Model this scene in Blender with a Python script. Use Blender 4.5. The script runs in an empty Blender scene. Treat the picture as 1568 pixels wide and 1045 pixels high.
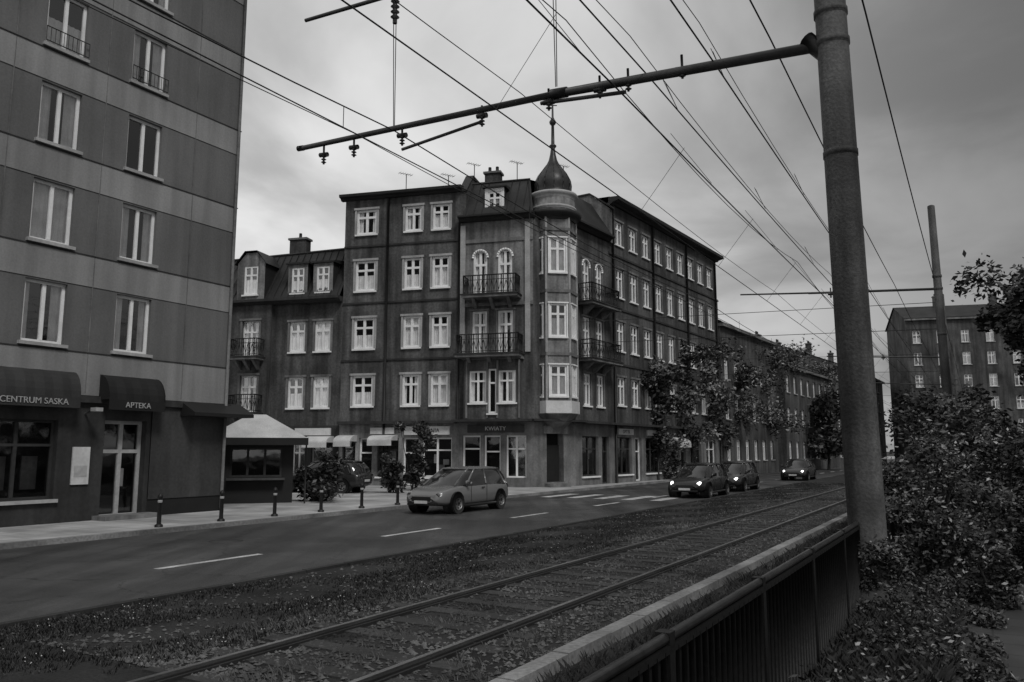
import bpy, math, random
from mathutils import Vector, Matrix
random.seed(7)
scene=bpy.context.scene
scene.view_settings.view_transform='Standard'
try: scene.view_settings.look='None'
except Exception: pass
scene.view_settings.exposure=0
R=random.random
U=random.uniform

# ------------------------------------------------------------ materials
def newmat(name):
    m=bpy.data.materials.new(name); m.use_nodes=True
    nt=m.node_tree; nt.nodes.clear()
    return m,nt
def mat(name,col,rough=.8,var=.2,scale=.6,fine=14,bump=.15,spec=.3,metal=0.,streak=0.,emit=0.):
    m,nt=newmat(name); N=nt.nodes; K=nt.links
    out=N.new('ShaderNodeOutputMaterial'); b=N.new('ShaderNodeBsdfPrincipled')
    K.new(b.outputs[0],out.inputs[0])
    tc=N.new('ShaderNodeTexCoord')
    n1=N.new('ShaderNodeTexNoise'); n1.inputs['Scale'].default_value=scale; n1.inputs['Detail'].default_value=4
    n2=N.new('ShaderNodeTexNoise'); n2.inputs['Scale'].default_value=fine; n2.inputs['Detail'].default_value=3
    K.new(tc.outputs['Object'],n1.inputs['Vector']); K.new(tc.outputs['Object'],n2.inputs['Vector'])
    r1=N.new('ShaderNodeMapRange'); r1.inputs[1].default_value=.3; r1.inputs[2].default_value=.7
    r1.inputs[3].default_value=1-var; r1.inputs[4].default_value=1+var
    K.new(n1.outputs[0],r1.inputs[0])
    r2=N.new('ShaderNodeMapRange'); r2.inputs[1].default_value=.3; r2.inputs[2].default_value=.7
    r2.inputs[3].default_value=1-var*.5; r2.inputs[4].default_value=1+var*.5
    K.new(n2.outputs[0],r2.inputs[0])
    mu=N.new('ShaderNodeMath'); mu.operation='MULTIPLY'; K.new(r1.outputs[0],mu.inputs[0]); K.new(r2.outputs[0],mu.inputs[1])
    last=mu
    if streak>0:
        mp=N.new('ShaderNodeMapping'); mp.inputs['Scale'].default_value=(2.2,2.2,.18)
        K.new(tc.outputs['Object'],mp.inputs[0])
        n3=N.new('ShaderNodeTexNoise'); n3.inputs['Scale'].default_value=1.3; n3.inputs['Detail'].default_value=5
        K.new(mp.outputs[0],n3.inputs['Vector'])
        r3=N.new('ShaderNodeMapRange'); r3.inputs[1].default_value=.35; r3.inputs[2].default_value=.65
        r3.inputs[3].default_value=1-streak; r3.inputs[4].default_value=1+streak*.4
        K.new(n3.outputs[0],r3.inputs[0])
        m2=N.new('ShaderNodeMath'); m2.operation='MULTIPLY'; K.new(mu.outputs[0],m2.inputs[0]); K.new(r3.outputs[0],m2.inputs[1]); last=m2
    m3=N.new('ShaderNodeMath'); m3.operation='MULTIPLY'; m3.inputs[1].default_value=col; K.new(last.outputs[0],m3.inputs[0])
    cb=N.new('ShaderNodeCombineColor')
    for i in range(3): K.new(m3.outputs[0],cb.inputs[i])
    K.new(cb.outputs[0],b.inputs['Base Color'])
    b.inputs['Roughness'].default_value=rough; b.inputs['Metallic'].default_value=metal
    b.inputs['Specular IOR Level'].default_value=spec
    if bump>0:
        bp=N.new('ShaderNodeBump'); bp.inputs['Strength'].default_value=bump; bp.inputs['Distance'].default_value=.03
        K.new(n2.outputs[0],bp.inputs['Height']); K.new(bp.outputs[0],b.inputs['Normal'])
    if emit>0:
        b.inputs['Emission Color'].default_value=(1,1,1,1); b.inputs['Emission Strength'].default_value=emit
    return m
def leafmat(name,col,var=.35):
    m,nt=newmat(name); N=nt.nodes; K=nt.links
    out=N.new('ShaderNodeOutputMaterial'); b=N.new('ShaderNodeBsdfDiffuse'); g=N.new('ShaderNodeBsdfGlossy'); g.inputs['Roughness'].default_value=.45
    g.inputs[0].default_value=(.5,.5,.5,1)
    mx=N.new('ShaderNodeMixShader'); mx.inputs[0].default_value=.07
    K.new(b.outputs[0],mx.inputs[1]); K.new(g.outputs[0],mx.inputs[2]); K.new(mx.outputs[0],out.inputs[0])
    tc=N.new('ShaderNodeTexCoord'); n=N.new('ShaderNodeTexNoise'); n.inputs['Scale'].default_value=1.4; n.inputs['Detail'].default_value=3
    K.new(tc.outputs['Object'],n.inputs[0])
    r=N.new('ShaderNodeMapRange')
    for i,v in zip((1,2,3,4),(.3,.7,col*(1-var),col*(1+var))): r.inputs[i].default_value=v
    K.new(n.outputs[0],r.inputs[0]); cb=N.new('ShaderNodeCombineColor')
    for i in range(3): K.new(r.outputs[0],cb.inputs[i])
    K.new(cb.outputs[0],b.inputs[0])
    return m
def glassmat(name,tint=.9,refl=.35):
    m,nt=newmat(name); N=nt.nodes; K=nt.links
    out=N.new('ShaderNodeOutputMaterial'); mx=N.new('ShaderNodeMixShader')
    t=N.new('ShaderNodeBsdfTransparent'); t.inputs[0].default_value=(tint,tint,tint,1)
    g=N.new('ShaderNodeBsdfGlossy'); g.inputs['Roughness'].default_value=.04; g.inputs[0].default_value=(.9,.9,.9,1)
    lw=N.new('ShaderNodeLayerWeight'); lw.inputs[0].default_value=.35
    tc=N.new('ShaderNodeTexCoord'); no=N.new('ShaderNodeTexNoise'); no.inputs['Scale'].default_value=1.2
    bp=N.new('ShaderNodeBump'); bp.inputs['Strength'].default_value=.12; bp.inputs['Distance'].default_value=.05
    K.new(tc.outputs['Object'],no.inputs[0]); K.new(no.outputs[0],bp.inputs['Height']); K.new(bp.outputs[0],g.inputs['Normal'])
    ad=N.new('ShaderNodeMath'); ad.operation='MULTIPLY_ADD'; ad.inputs[1].default_value=.8; ad.inputs[2].default_value=refl*.4; ad.use_clamp=True
    K.new(lw.outputs['Fresnel'],ad.inputs[0]); K.new(ad.outputs[0],mx.inputs[0])
    K.new(t.outputs[0],mx.inputs[1]); K.new(g.outputs[0],mx.inputs[2]); K.new(mx.outputs[0],out.inputs[0])
    return m
def asphaltmat(name,col):
    m,nt=newmat(name); N=nt.nodes; K=nt.links
    out=N.new('ShaderNodeOutputMaterial'); b=N.new('ShaderNodeBsdfPrincipled'); K.new(b.outputs[0],out.inputs[0])
    tc=N.new('ShaderNodeTexCoord')
    def noise(sc,det,vec=None,rough=.6):
        n=N.new('ShaderNodeTexNoise'); n.inputs['Scale'].default_value=sc; n.inputs['Detail'].default_value=det
        n.inputs['Roughness'].default_value=rough
        K.new(vec if vec else tc.outputs['Object'],n.inputs['Vector']); return n
    def rng(src,a,bb,c,d):
        r=N.new('ShaderNodeMapRange'); 
        for i,v in zip((1,2,3,4),(a,bb,c,d)): r.inputs[i].default_value=v
        K.new(src,r.inputs[0]); return r.outputs[0]
    def mul(a,c):
        x=N.new('ShaderNodeMath'); x.operation='MULTIPLY'; K.new(a,x.inputs[0])
        if isinstance(c,float): x.inputs[1].default_value=c
        else: K.new(c,x.inputs[1])
        return x.outputs[0]
    mp=N.new('ShaderNodeMapping'); mp.inputs['Rotation'].default_value=(0,0,math.atan(.58)); mp.inputs['Scale'].default_value=(1.1,.07,1)
    K.new(tc.outputs['Object'],mp.inputs[0])
    n1=noise(.25,5); n2=noise(40,4); n3=noise(1.,5,mp.outputs[0]); n4=noise(150,2)
    v=N.new('ShaderNodeTexVoronoi'); v.feature='DISTANCE_TO_EDGE'; v.inputs['Scale'].default_value=.45
    wn=noise(1.5,5); 
    va=N.new('ShaderNodeVectorMath'); va.operation='MULTIPLY_ADD'; va.inputs[1].default_value=(.8,.8,.8)
    K.new(wn.outputs['Color'],va.inputs[0]); K.new(tc.outputs['Object'],va.inputs[2]); K.new(va.outputs[0],v.inputs['Vector'])
    crack=rng(v.outputs['Distance'],0,.01,.4,1)
    x=mul(rng(n1.outputs[0],.35,.65,.45,1.5),rng(n2.outputs[0],.3,.7,.7,1.3))
    x=mul(x,rng(n3.outputs[0],.3,.7,.4,1.6)); x=mul(x,crack); x=mul(x,rng(n4.outputs[0],.3,.75,.6,1.7)); x=mul(x,col)
    cb=N.new('ShaderNodeCombineColor')
    for i in range(3): K.new(x,cb.inputs[i])
    K.new(cb.outputs[0],b.inputs['Base Color'])
    K.new(rng(n1.outputs[0],.3,.7,.45,.8),b.inputs['Roughness'])
    bp=N.new('ShaderNodeBump'); bp.inputs['Strength'].default_value=.8; bp.inputs['Distance'].default_value=.012
    K.new(n4.outputs[0],bp.inputs['Height']); K.new(bp.outputs[0],b.inputs['Normal'])
    return m
def pavermat(name,col):
    m,nt=newmat(name); N=nt.nodes; K=nt.links
    out=N.new('ShaderNodeOutputMaterial'); b=N.new('ShaderNodeBsdfPrincipled'); K.new(b.outputs[0],out.inputs[0])
    tc=N.new('ShaderNodeTexCoord')
    mp=N.new('ShaderNodeMapping'); mp.inputs['Rotation'].default_value=(0,0,math.atan(.58))
    K.new(tc.outputs['Object'],mp.inputs[0])
    br=N.new('ShaderNodeTexBrick'); br.inputs['Scale'].default_value=1.; br.inputs['Brick Width'].default_value=.5; br.inputs['Row Height'].default_value=.5
    br.inputs['Mortar Size'].default_value=.012; br.offset=.0
    for i,f in zip(('Color1','Color2','Mortar'),(1.,.78,.45)): br.inputs[i].default_value=(col*f,col*f,col*f,1)
    K.new(mp.outputs[0],br.inputs['Vector'])
    n=N.new('ShaderNodeTexNoise'); n.inputs['Scale'].default_value=.7; n.inputs['Detail'].default_value=8; K.new(tc.outputs['Object'],n.inputs[0])
    r=N.new('ShaderNodeMapRange'); 
    for i,v in zip((1,2,3,4),(.3,.7,.6,1.3)): r.inputs[i].default_value=v
    K.new(n.outputs[0],r.inputs[0])
    mx=N.new('ShaderNodeVectorMath'); mx.operation='SCALE'; K.new(br.outputs['Color'],mx.inputs[0]); K.new(r.outputs[0],mx.inputs['Scale'])
    K.new(mx.outputs[0],b.inputs['Base Color']); b.inputs['Roughness'].default_value=.75
    return m

M={}
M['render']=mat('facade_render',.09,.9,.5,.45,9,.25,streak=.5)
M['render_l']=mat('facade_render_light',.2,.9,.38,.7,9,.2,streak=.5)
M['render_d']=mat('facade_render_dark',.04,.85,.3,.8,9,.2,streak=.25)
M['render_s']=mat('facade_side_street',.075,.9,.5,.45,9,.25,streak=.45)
M['blk_a']=mat('block_panel_grey',.14,.85,.18,.3,20,.15,streak=.15)
M['blk_b']=mat('block_panel_light',.26,.85,.16,.3,20,.12,streak=.18)
M['trim']=mat('white_trim',.82,.55,.1,2,20,.05)
M['trimg']=mat('grey_trim',.36,.7,.2,1.5,12,.1)
M['stone']=mat('stone_trim',.17,.85,.3,1.2,10,.2,streak=.3)
M['roof']=mat('roof_metal',.025,.55,.35,.8,12,.15,spec=.25)
M['rooff']=mat('roof_felt',.035,.9,.2,.8,12,.15)
M['dome']=mat('dome_copper',.035,.4,.35,1.5,8,.2,metal=.1)
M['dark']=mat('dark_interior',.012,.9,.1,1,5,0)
M['curt']=mat('curtain_fabric',.85,.9,.15,3,30,.2)
M['iron']=mat('wrought_iron',.015,.5,.2,3,20,.1)
M['glass']=glassmat('window_glass',.94,.25)
M['carglass']=mat('car_glass',.02,.06,.1,1,5,0,spec=.9)
M['mast']=mat('mast_concrete',.07,.7,.55,1.1,25,.35,streak=.6)
M['steel']=mat('galvanised_steel',.05,.5,.3,2,20,.1,metal=.1)
M['wire']=mat('wire_copper',.02,.6,.1,2,20,0)
M['insul']=mat('porcelain_insulator',.03,.3,.1,2,20,0)
M['rail']=mat('rail_steel',.35,.3,.25,.8,25,.05,metal=.9)
M['railside']=mat('rail_rust',.02,.8,.3,2,20,.2)
M['kerb']=mat('kerb_concrete',.2,.8,.45,.9,18,.3)
M['kerbd']=mat('kerb_stone_dark',.04,.8,.4,.9,18,.3)
M['gravel']=mat('ballast_stone',.085,.9,.8,.8,20,.2)
M['paint']=mat('road_paint',.45,.65,.5,1.5,30,.1)
M['bed']=mat('track_bed_earth',.024,.9,.6,.7,25,.8)
M['earth']=mat('ground_earth',.03,.95,.4,.3,8,.5)
M['tyre']=mat('tyre_rubber',.02,.8,.1,4,30,.1)
M['rim']=mat('alloy_rim',.4,.3,.1,4,30,0,metal=.8)
M['head']=mat('headlamp_lit',.9,.2,.05,4,30,0,emit=2.)
M['black']=mat('black_plastic',.02,.5,.1,4,30,0)
M['awn_d']=mat('awning_dark',.015,.75,.15,2,25,.1)
M['awn_l']=mat('awning_canvas',.5,.8,.25,1,25,.1)
M['shop']=mat('shop_panel',.055,.6,.3,.6,12,.05,streak=.2)
M['awn_m']=mat('awning_grey',.035,.75,.2,1.5,25,.1)
M['signw']=mat('sign_white',.6,.4,.15,1,12,0)
M['fence']=mat('fence_metal_dark',.009,.55,.3,2,20,.15,spec=.2)
M['fencetop']=mat('fence_rail_worn',.04,.35,.5,2,20,.15,metal=.3)
M['bark']=mat('bark',.04,.95,.35,4,20,.7)
M['leaf1']=leafmat('leaf_light',.1)
M['leaf2']=leafmat('leaf_mid',.042)
M['leaf3']=leafmat('leaf_dark',.018)
M['leafp']=leafmat('leaf_pale',.26)
M['asph']=asphaltmat('asphalt',.045)
M['pave']=pavermat('paving_slabs',.42)
M['path']=pavermat('footpath_slabs',.05)
M['far']=mat('far_facade',.12,.9,.3,.2,3,.1,streak=.3)

# ------------------------------------------------------------ geometry helpers
def link(o): scene.collection.objects.link(o)
class G:
    def __init__(s,name,loc=(0,0,0)):
        s.e=bpy.data.objects.new(name,None); s.e.location=loc; s.e.empty_display_size=.5; link(s.e)
        s.loc=Vector(loc); s.parts={}; s.xf=None
    def part(s,name,m,smooth=False,sub=0):
        if name not in s.parts: s.parts[name]=dict(m=m,v=[],f=[],sm=smooth,sub=sub)
        return s.parts[name]
    def add(s,name,m,vs,fs,smooth=False,sub=0):
        p=s.part(name,m,smooth,sub); o=len(p['v'])
        if s.xf is not None: vs=[s.xf@Vector(v) for v in vs]
        p['v'].extend([tuple(Vector(v)-s.loc) for v in vs]); p['f'].extend([tuple(i+o for i in f) for f in fs])
    def text(s,name,m,body,size,mw,ext=.01):
        c=bpy.data.curves.new(name,'FONT'); c.body=body; c.size=size; c.extrude=ext; c.align_x='CENTER'; c.align_y='CENTER'
        c.materials.append(m); o=bpy.data.objects.new(name,c); link(o)
        mw=mw.copy(); mw.translation-=s.loc
        o.parent=s.e; o.matrix_local=mw
    def done(s):
        for n,p in s.parts.items():
            me=bpy.data.meshes.new(n); me.from_pydata(p['v'],[],p['f']); me.materials.append(p['m'])
            if p['sm']: me.shade_smooth()
            o=bpy.data.objects.new(n,me); link(o); o.parent=s.e
            if p['sub']:
                md=o.modifiers.new('sub','SUBSURF'); md.levels=p['sub']; md.render_levels=p['sub']
class F:
    def __init__(s,o,d,n): s.o=Vector((o[0],o[1],0)); s.d=Vector((d[0],d[1],0)).normalized(); s.n=Vector((n[0],n[1],0)).normalized()
    def __call__(s,a,b,z): return s.o+s.d*a+s.n*b+Vector((0,0,z))
BF=[(0,1,2,3),(7,6,5,4),(0,4,5,1),(1,5,6,2),(2,6,7,3),(3,7,4,0)]
def box(g,name,m,f,a0,a1,b0,b1,z0,z1):
    g.add(name,M[m],[f(a0,b0,z0),f(a1,b0,z0),f(a1,b1,z0),f(a0,b1,z0),f(a0,b0,z1),f(a1,b0,z1),f(a1,b1,z1),f(a0,b1,z1)],BF)
def poly(g,name,m,pts): g.add(name,M[m],pts,[tuple(range(len(pts)))])
def prism(g,name,m,f,a0,a1,prof):
    n=len(prof); vs=[f(a0,b,z) for b,z in prof]+[f(a1,b,z) for b,z in prof]
    fs=[tuple(range(n)),tuple(range(2*n-1,n-1,-1))]+[(i,(i+1)%n,n+(i+1)%n,n+i) for i in range(n)]
    g.add(name,M[m],vs,fs)
def tube(g,name,m,p0,p1,r0,r1=None,n=8,smooth=True):
    if r1 is None: r1=r0
    p0=Vector(p0);p1=Vector(p1); ax=(p1-p0).normalized()
    t=Vector((0,0,1)) if abs(ax.z)<.9 else Vector((1,0,0))
    x=ax.cross(t).normalized(); y=ax.cross(x)
    vs=[];fs=[]
    for p,r in((p0,r0),(p1,r1)):
        for i in range(n):
            an=2*math.pi*i/n; vs.append(p+x*math.cos(an)*r+y*math.sin(an)*r)
    for i in range(n): fs.append((i,(i+1)%n,n+(i+1)%n,n+i))
    fs.append(tuple(range(n))); fs.append(tuple(range(2*n-1,n-1,-1)))
    g.add(name,M[m],vs,fs,smooth)
def lathe(g,name,m,c,prof,n=20,smooth=True,ph=0,lean=(0,0)):
    vs=[];fs=[]
    for r,z in prof:
        for i in range(n):
            an=2*math.pi*i/n+ph; vs.append(Vector((c[0]+lean[0]*z+r*math.cos(an),c[1]+lean[1]*z+r*math.sin(an),z)))
    for k in range(len(prof)-1):
        for i in range(n): fs.append((k*n+i,k*n+(i+1)%n,(k+1)*n+(i+1)%n,(k+1)*n+i))
    fs.append(tuple(range(n))); fs.append(tuple(range((len(prof)-1)*n,len(prof)*n)))
    g.add(name,M[m],vs,fs,smooth)
def wall(g,name,m,f,a0,a1,z0,z1,ops,depth=.25,b=0.):
    A=sorted(set([a0,a1]+[x for o in ops for x in o[:2]])); Z=sorted(set([z0,z1]+[x for o in ops for x in o[2:4]]))
    for i in range(len(A)-1):
        for j in range(len(Z)-1):
            ca=(A[i]+A[i+1])/2; cz=(Z[j]+Z[j+1])/2
            if any(o[0]<ca<o[1] and o[2]<cz<o[3] for o in ops): continue
            poly(g,name,m,[f(A[i],b,Z[j]),f(A[i+1],b,Z[j]),f(A[i+1],b,Z[j+1]),f(A[i],b,Z[j+1])])
    for o in ops:
        p,q,r,s=o[:4]
        for c in ([(p,r),(q,r)],[(q,r),(q,s)],[(q,s),(p,s)],[(p,s),(p,r)]):
            poly(g,name,m,[f(c[0][0],b,c[0][1]),f(c[1][0],b,c[1][1]),f(c[1][0],b-depth,c[1][1]),f(c[0][0],b-depth,c[0][1])])
def window(g,f,a0,a1,z0,z1,b=0.,rec=.16,trim='trim',surround=0.,sill=True,curt=None,mull=1,trans=True,fr=.07,sm=None):
    bb=b-rec; t=fr
    box(g,'window_frames_'+trim,trim,f,a0,a0+t,bb-.05,bb+.03,z0,z1); box(g,'window_frames_'+trim,trim,f,a1-t,a1,bb-.05,bb+.03,z0,z1)
    box(g,'window_frames_'+trim,trim,f,a0+t,a1-t,bb-.05,bb+.03,z0,z0+t); box(g,'window_frames_'+trim,trim,f,a0+t,a1-t,bb-.05,bb+.03,z1-t,z1)
    for k in range(mull):
        c=a0+(a1-a0)*(k+1)/(mull+1); box(g,'window_frames_'+trim,trim,f,c-t*.6,c+t*.6,bb-.04,bb+.036,z0+t,z1-t)
    if trans:
        zt=z0+(z1-z0)*.68; box(g,'window_frames_'+trim,trim,f,a0+t,a1-t,bb-.045,bb+.04,zt-t*.5,zt+t*.5)
    poly(g,'window_glass','glass',[f(a0,bb-.02,z0),f(a1,bb-.02,z0),f(a1,bb-.02,z1),f(a0,bb-.02,z1)])
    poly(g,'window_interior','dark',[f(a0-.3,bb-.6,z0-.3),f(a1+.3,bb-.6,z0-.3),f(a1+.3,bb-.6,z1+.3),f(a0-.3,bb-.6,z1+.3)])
    k=R() if curt is None else curt
    def cur(x0,x1,y0,y1):
        n=max(3,int((x1-x0)/.07)); vs=[];fs=[]
        for i in range(n+1):
            x=x0+(x1-x0)*i/n; d=bb-.07-(.03 if i%2 else 0)
            vs+= [f(x,d,y0),f(x,d,y1)]
        for i in range(n): fs.append((2*i,2*i+2,2*i+3,2*i+1))
        g.add('curtains',M['curt'],vs,fs)
    w=a1-a0
    if k<.35: cur(a0,a0+w*U(.22,.35),z0,z1); cur(a1-w*U(.22,.35),a1,z0,z1)
    elif k<.65: cur(a0,a1,z0,z0+(z1-z0)*U(.45,.75)) 
    elif k<.85: cur(a0,a1,z0,z1)
    if surround>0:
        s=surround; q=sm or ('stone' if trim=='trim' else trim)
        box(g,'window_surrounds_'+q,q,f,a0-s,a0,b-.02,b+.05,z0,z1); box(g,'window_surrounds_'+q,q,f,a1,a1+s,b-.02,b+.05,z0,z1)
        box(g,'window_surrounds_'+q,q,f,a0-s-.04,a1+s+.04,b-.02,b+.09,z1,z1+s)
    if sill: box(g,'window_sills','trim' if surround>0 else 'trimg',f,a0-.08,a1+.08,b-rec+.03,b+.1,z0-.09,z0-.003)
def balcony(g,f,a0,a1,b0,b1,z,h=1.,orn=True):
    box(g,'balcony_slab','stone',f,a0-.08,a1+.08,b0+.003,b1+.1,z-.2,z-.06); box(g,'balcony_slab_edge','render_d',f,a0-.14,a1+.14,b0+.003,b1+.16,z-.06,z)
    n=3
    for k in range(n):
        c=a0+(a1-a0)*(k+.5)/n; prism(g,'balcony_brackets','stone',f,c-.09,c+.09,[(b0+.003,z-.2),(b1-.1,z-.2),(b0+.1,z-.7),(b0+.003,z-.75)])
    def run(P,Q):
        L=(Q-P).length; k=max(2,int(L/.13))
        up=Vector((0,0,1))
        tube(g,'balcony_railing','iron',P+up*h,Q+up*h,.035,n=6); tube(g,'balcony_railing','iron',P+up*.1,Q+up*.1,.02,n=5)
        tube(g,'balcony_railing','iron',P+up*(h*.75),Q+up*(h*.75),.018,n=5)
        for i in range(k+1):
            c=P.lerp(Q,i/k); tube(g,'balcony_railing','iron',c,c+up*h,.013 if i%6 else .03,n=4)
            if orn and i<k:
                d=P.lerp(Q,(i+1)/k); a,bq=(.15,.72) if i%2 else (.72,.15)
                tube(g,'balcony_railing','iron',c+up*h*a,d+up*h*bq,.014,n=4)
    run(f(a0,b0,z),f(a0,b1,z)); run(f(a0,b1,z),f(a1,b1,z)); run(f(a1,b1,z),f(a1,b0,z))
def chimney(g,f,a,b,z0,z1,w=.9,d=.6,pots=2):
    box(g,'chimney','render_s',f,a-w/2,a+w/2,b-d/2,b+d/2,z0,z1); box(g,'chimney_cap','stone',f,a-w/2-.08,a+w/2+.08,b-d/2-.08,b+d/2+.08,z1,z1+.12)
    for k in range(pots):
        p=f(a-w/2+w*(k+.5)/pots,b,z1+.12); tube(g,'chimney_pots','render_d',p,p+Vector((0,0,.35)),.1,.09)
def aerial(g,p,h=1.6):
    p=Vector(p); up=Vector((0,0,1)); tube(g,'tv_aerial','iron',p,p+up*h,.025,n=5)
    d=Vector((.8,.5,0)); e=Vector((-.5,.8,0))
    tube(g,'tv_aerial','iron',p+up*h-d*.5,p+up*h+d*.4,.015,n=4)
    for k in range(6):
        c=p+up*h+d*(-.45+.16*k); tube(g,'tv_aerial','iron',c-e*.22,c+e*.22,.01,n=4)

# street frame
al=math.atan(.58); SX,SY=math.sin(al),math.cos(al)
def LS(L,S,z=0.): return Vector((SY*L+SX*S,-SX*L+SY*S,z))
FS=lambda L: F(LS(L,0),(SX,SY),(SY,-SX))
ST=FS(0)
# ------------------------------------------------------------ ground & road
def single(name,m,vs,fs,smooth=False):
    me=bpy.data.meshes.new(name); me.from_pydata([tuple(v) for v in vs],[],fs); me.materials.append(M[m])
    if smooth: me.shade_smooth()
    o=bpy.data.objects.new(name,me); link(o); return o
def sheet(name,m,L0,L1,S0,S1,z): return single(name,m,[LS(L0,S0,z),LS(L1,S0,z),LS(L1,S1,z),LS(L0,S1,z)],[(0,1,2,3)])
single('ground','earth',[(-900,-400,0),(900,-400,0),(900,1500,0),(-900,1500,0)],[(0,1,2,3)])
sheet('road','asph',-17.3,-9.75,-60,500,.008)
sheet('tram_track_bed','bed',-9.75,-3.6,-60,300,.006)
g=G('pavement')
box(g,'slabs','pave',ST,-60,300,-45,-17.45,-.1,.12); box(g,'kerb_stones','kerb',ST,-60,300,-17.45,-17.3,-.1,.125)
g.done()
g=G('footpath'); box(g,'slabs','path',ST,-30,200,-.25,3.2,-.1,.02); box(g,'edging','kerbd',ST,-30,200,-.33,-.25,-.1,.05); g.done()
g=G('kerb')
S=-20.
while S<120:
    box(g,'kerb_stones','kerb',ST,S,S+.98,-3.62,-3.44,-.1,.12+U(-.006,.006)); S+=1.
g.done()
g=G('kerb')
S=-20.
while S<120:
    box(g,'kerb_stones','kerbd',ST,S,S+.98,-9.82,-9.7,-.1,.05+U(-.004,.004)); S+=1.
g.done()
g=G('road_markings')
S=9.-24
while S<150:
    poly(g,'lane_dashes','paint',[LS(-12.28,S,.013),LS(-12.12,S,.013),LS(-12.12,S+2.3,.013),LS(-12.28,S+2.3,.013)]); S+=6
for k in range(5):
    L=-16.6+k*1.25
    poly(g,'crossing_bars','paint',[LS(L,31,.013),LS(L+.5,31,.013),LS(L+.5,34,.013),LS(L,34,.013)])
g.done()
g=G('manhole_cover',tuple(LS(-14.6,12.5)))
lathe(g,'iron_lid','kerbd',LS(-14.6,12.5).to_2d(),[(.36,.0),(.36,.016),(.3,.014),(.29,.018)],28); g.done()
g=G('tram_rails')
for L in (-6.32,-4.7):
    box(g,'rail_web','railside',ST,-20,250,L-.05,L+.05,-.02,.045); box(g,'rail_head','rail',ST,-20,250,L-.028,L+.028,.046,.07)
    box(g,'guard_lip','railside',ST,-20,250,L+.09,L+.12,-.02,.04)
g.done()
g=G('railway_sleepers')
S=0.
while S<70:
    box(g,'concrete_sleepers','kerbd',ST,S,S+.24,-6.75,-4.25,-.02,.022); S+=.7
g.done()
vs=[];fs=[]
for i in range(19000):
    S=5+ (R()**1.7)*45; L=U(-7.3,-3.7)
    if R()<.14: L=U(-9.6,-7)
    if min(abs(L+6.32),abs(L+4.7))<.1: continue
    c=LS(L,S,.012); r=U(.01,.034)
    o=len(vs)
    for d in ((1,0,0),(0,1,0),(-1,0,0),(0,-1,0)):
        vs.append(c+Vector((d[0]*r*U(.6,1.4),d[1]*r*U(.6,1.4),U(-.2,.3)*r)))
    vs.append(c+Vector((U(-.3,.3)*r,U(-.3,.3)*r,r*U(.5,1.))))
    fs+=[(o,o+1,o+4),(o+1,o+2,o+4),(o+2,o+3,o+4),(o+3,o,o+4)]
single('ballast_gravel','gravel',vs,fs)
def blades(name,mm,pts,h,w):
    vs=[];fs=[]
    for c in pts:
        for k in range(random.randint(3,6)):
            a=U(0,6.28); q=c+Vector((U(-.05,.05),U(-.05,.05),0)); hh=h*U(.5,1.2); d=Vector((math.cos(a),math.sin(a),0)); s=Vector((-d.y,d.x,0))*w
            o=len(vs); vs+=[q-s,q+s,q+d*hh*.25+Vector((0,0,hh*.7)),q+d*hh*.6+Vector((0,0,hh))]; fs+=[(o,o+1,o+2),(o+1,o+3,o+2)]
    return single(name,mm,vs,fs)
blades('grass_verge','leaf2',[LS(U(-3.3,-1.5),4+R()**1.4*40,0) for i in range(7000)],.13,.006)
blades('grass_tufts','leaf1',[LS(random.choice((-6.9,-5.5,-4.2,-7.15,-3.75))+random.gauss(0,.2),5+R()**1.4*40,.005) for i in range(2500)],.07,.006)
blades('grass','leaf2',[LS(U(-1.4,-.35),3+R()**1.2*30,0) for i in range(6000)],.18,.006)
def patchy():
    while True:
        L=U(-9.65,-6.8); S=3+R()**1.5*50
        if math.sin(L*2.3+S*.7)+math.sin(S*1.9-L*3.1)+U(-1.2,1.2)>.1: return L,S
blades('grass_lawn','leaf3',[LS(*patchy(),.005) for i in range(16000)],.045,.008)
blades('grass_lawn','leaf2',[LS(*patchy(),.005) for i in range(2500)],.05,.008)
vs=[];fs=[]
for i in range(300):
    L,S=patchy(); c=LS(L,S,U(.04,.07))
    for k in range(random.randint(1,3)):
        q=c+Vector((U(-.08,.08),U(-.08,.08),0)); r=U(.004,.009); o=len(vs)
        vs+=[q+Vector((r,0,0)),q+Vector((0,r,0)),q-Vector((r,0,0)),q-Vector((0,r,0)),q+Vector((0,0,r*1.2)),q-Vector((0,0,r))]
        fs+=[(o,o+1,o+4),(o+1,o+2,o+4),(o+2,o+3,o+4),(o+3,o,o+4),(o,o+1,o+5),(o+1,o+2,o+5),(o+2,o+3,o+5),(o+3,o,o+5)]
single('lawn_specks','signw',vs,fs)  # tiny white specks scattered through the lawn patches

# ------------------------------------------------------------ apartment block on the left
fb=FS(-21); g=G('apartment_block',tuple(LS(-21,5)))
E=17.77
ops=[]
sills=[4.8+2.7*k for k in range(7)]
for c in (14.25,11.7,9.1,6.5,3.2,.6,-2.,-5):
    for z in sills: ops.append((c-.56,c+.56,z,z+1.65))
lo=3.5
for i,zs in enumerate(sills):
    wall(g,'spandrel_panels','blk_b' ,fb,-8,E,lo,zs-.12,[],.2,b=.02)
    top=zs+1.7
    wall(g,'window_band_panels','blk_a',fb,-8,E,zs-.12,top,[o for o in ops if abs(o[2]-zs)<.1],.22)
    box(g,'band_joint','render_d',fb,-8,E+.02,.0,.04,zs-.15,zs-.122)
    lo=top
wall(g,'parapet','blk_b',fb,-8,E,lo,23.4,[],b=.02)
for a in (16.0,12.95,10.4,7.8,4.8,1.9,-.7,-3.5):
    box(g,'panel_joints','stone',fb,a-.012,a+.012,.0,.024,3.55,23.3)
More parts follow.
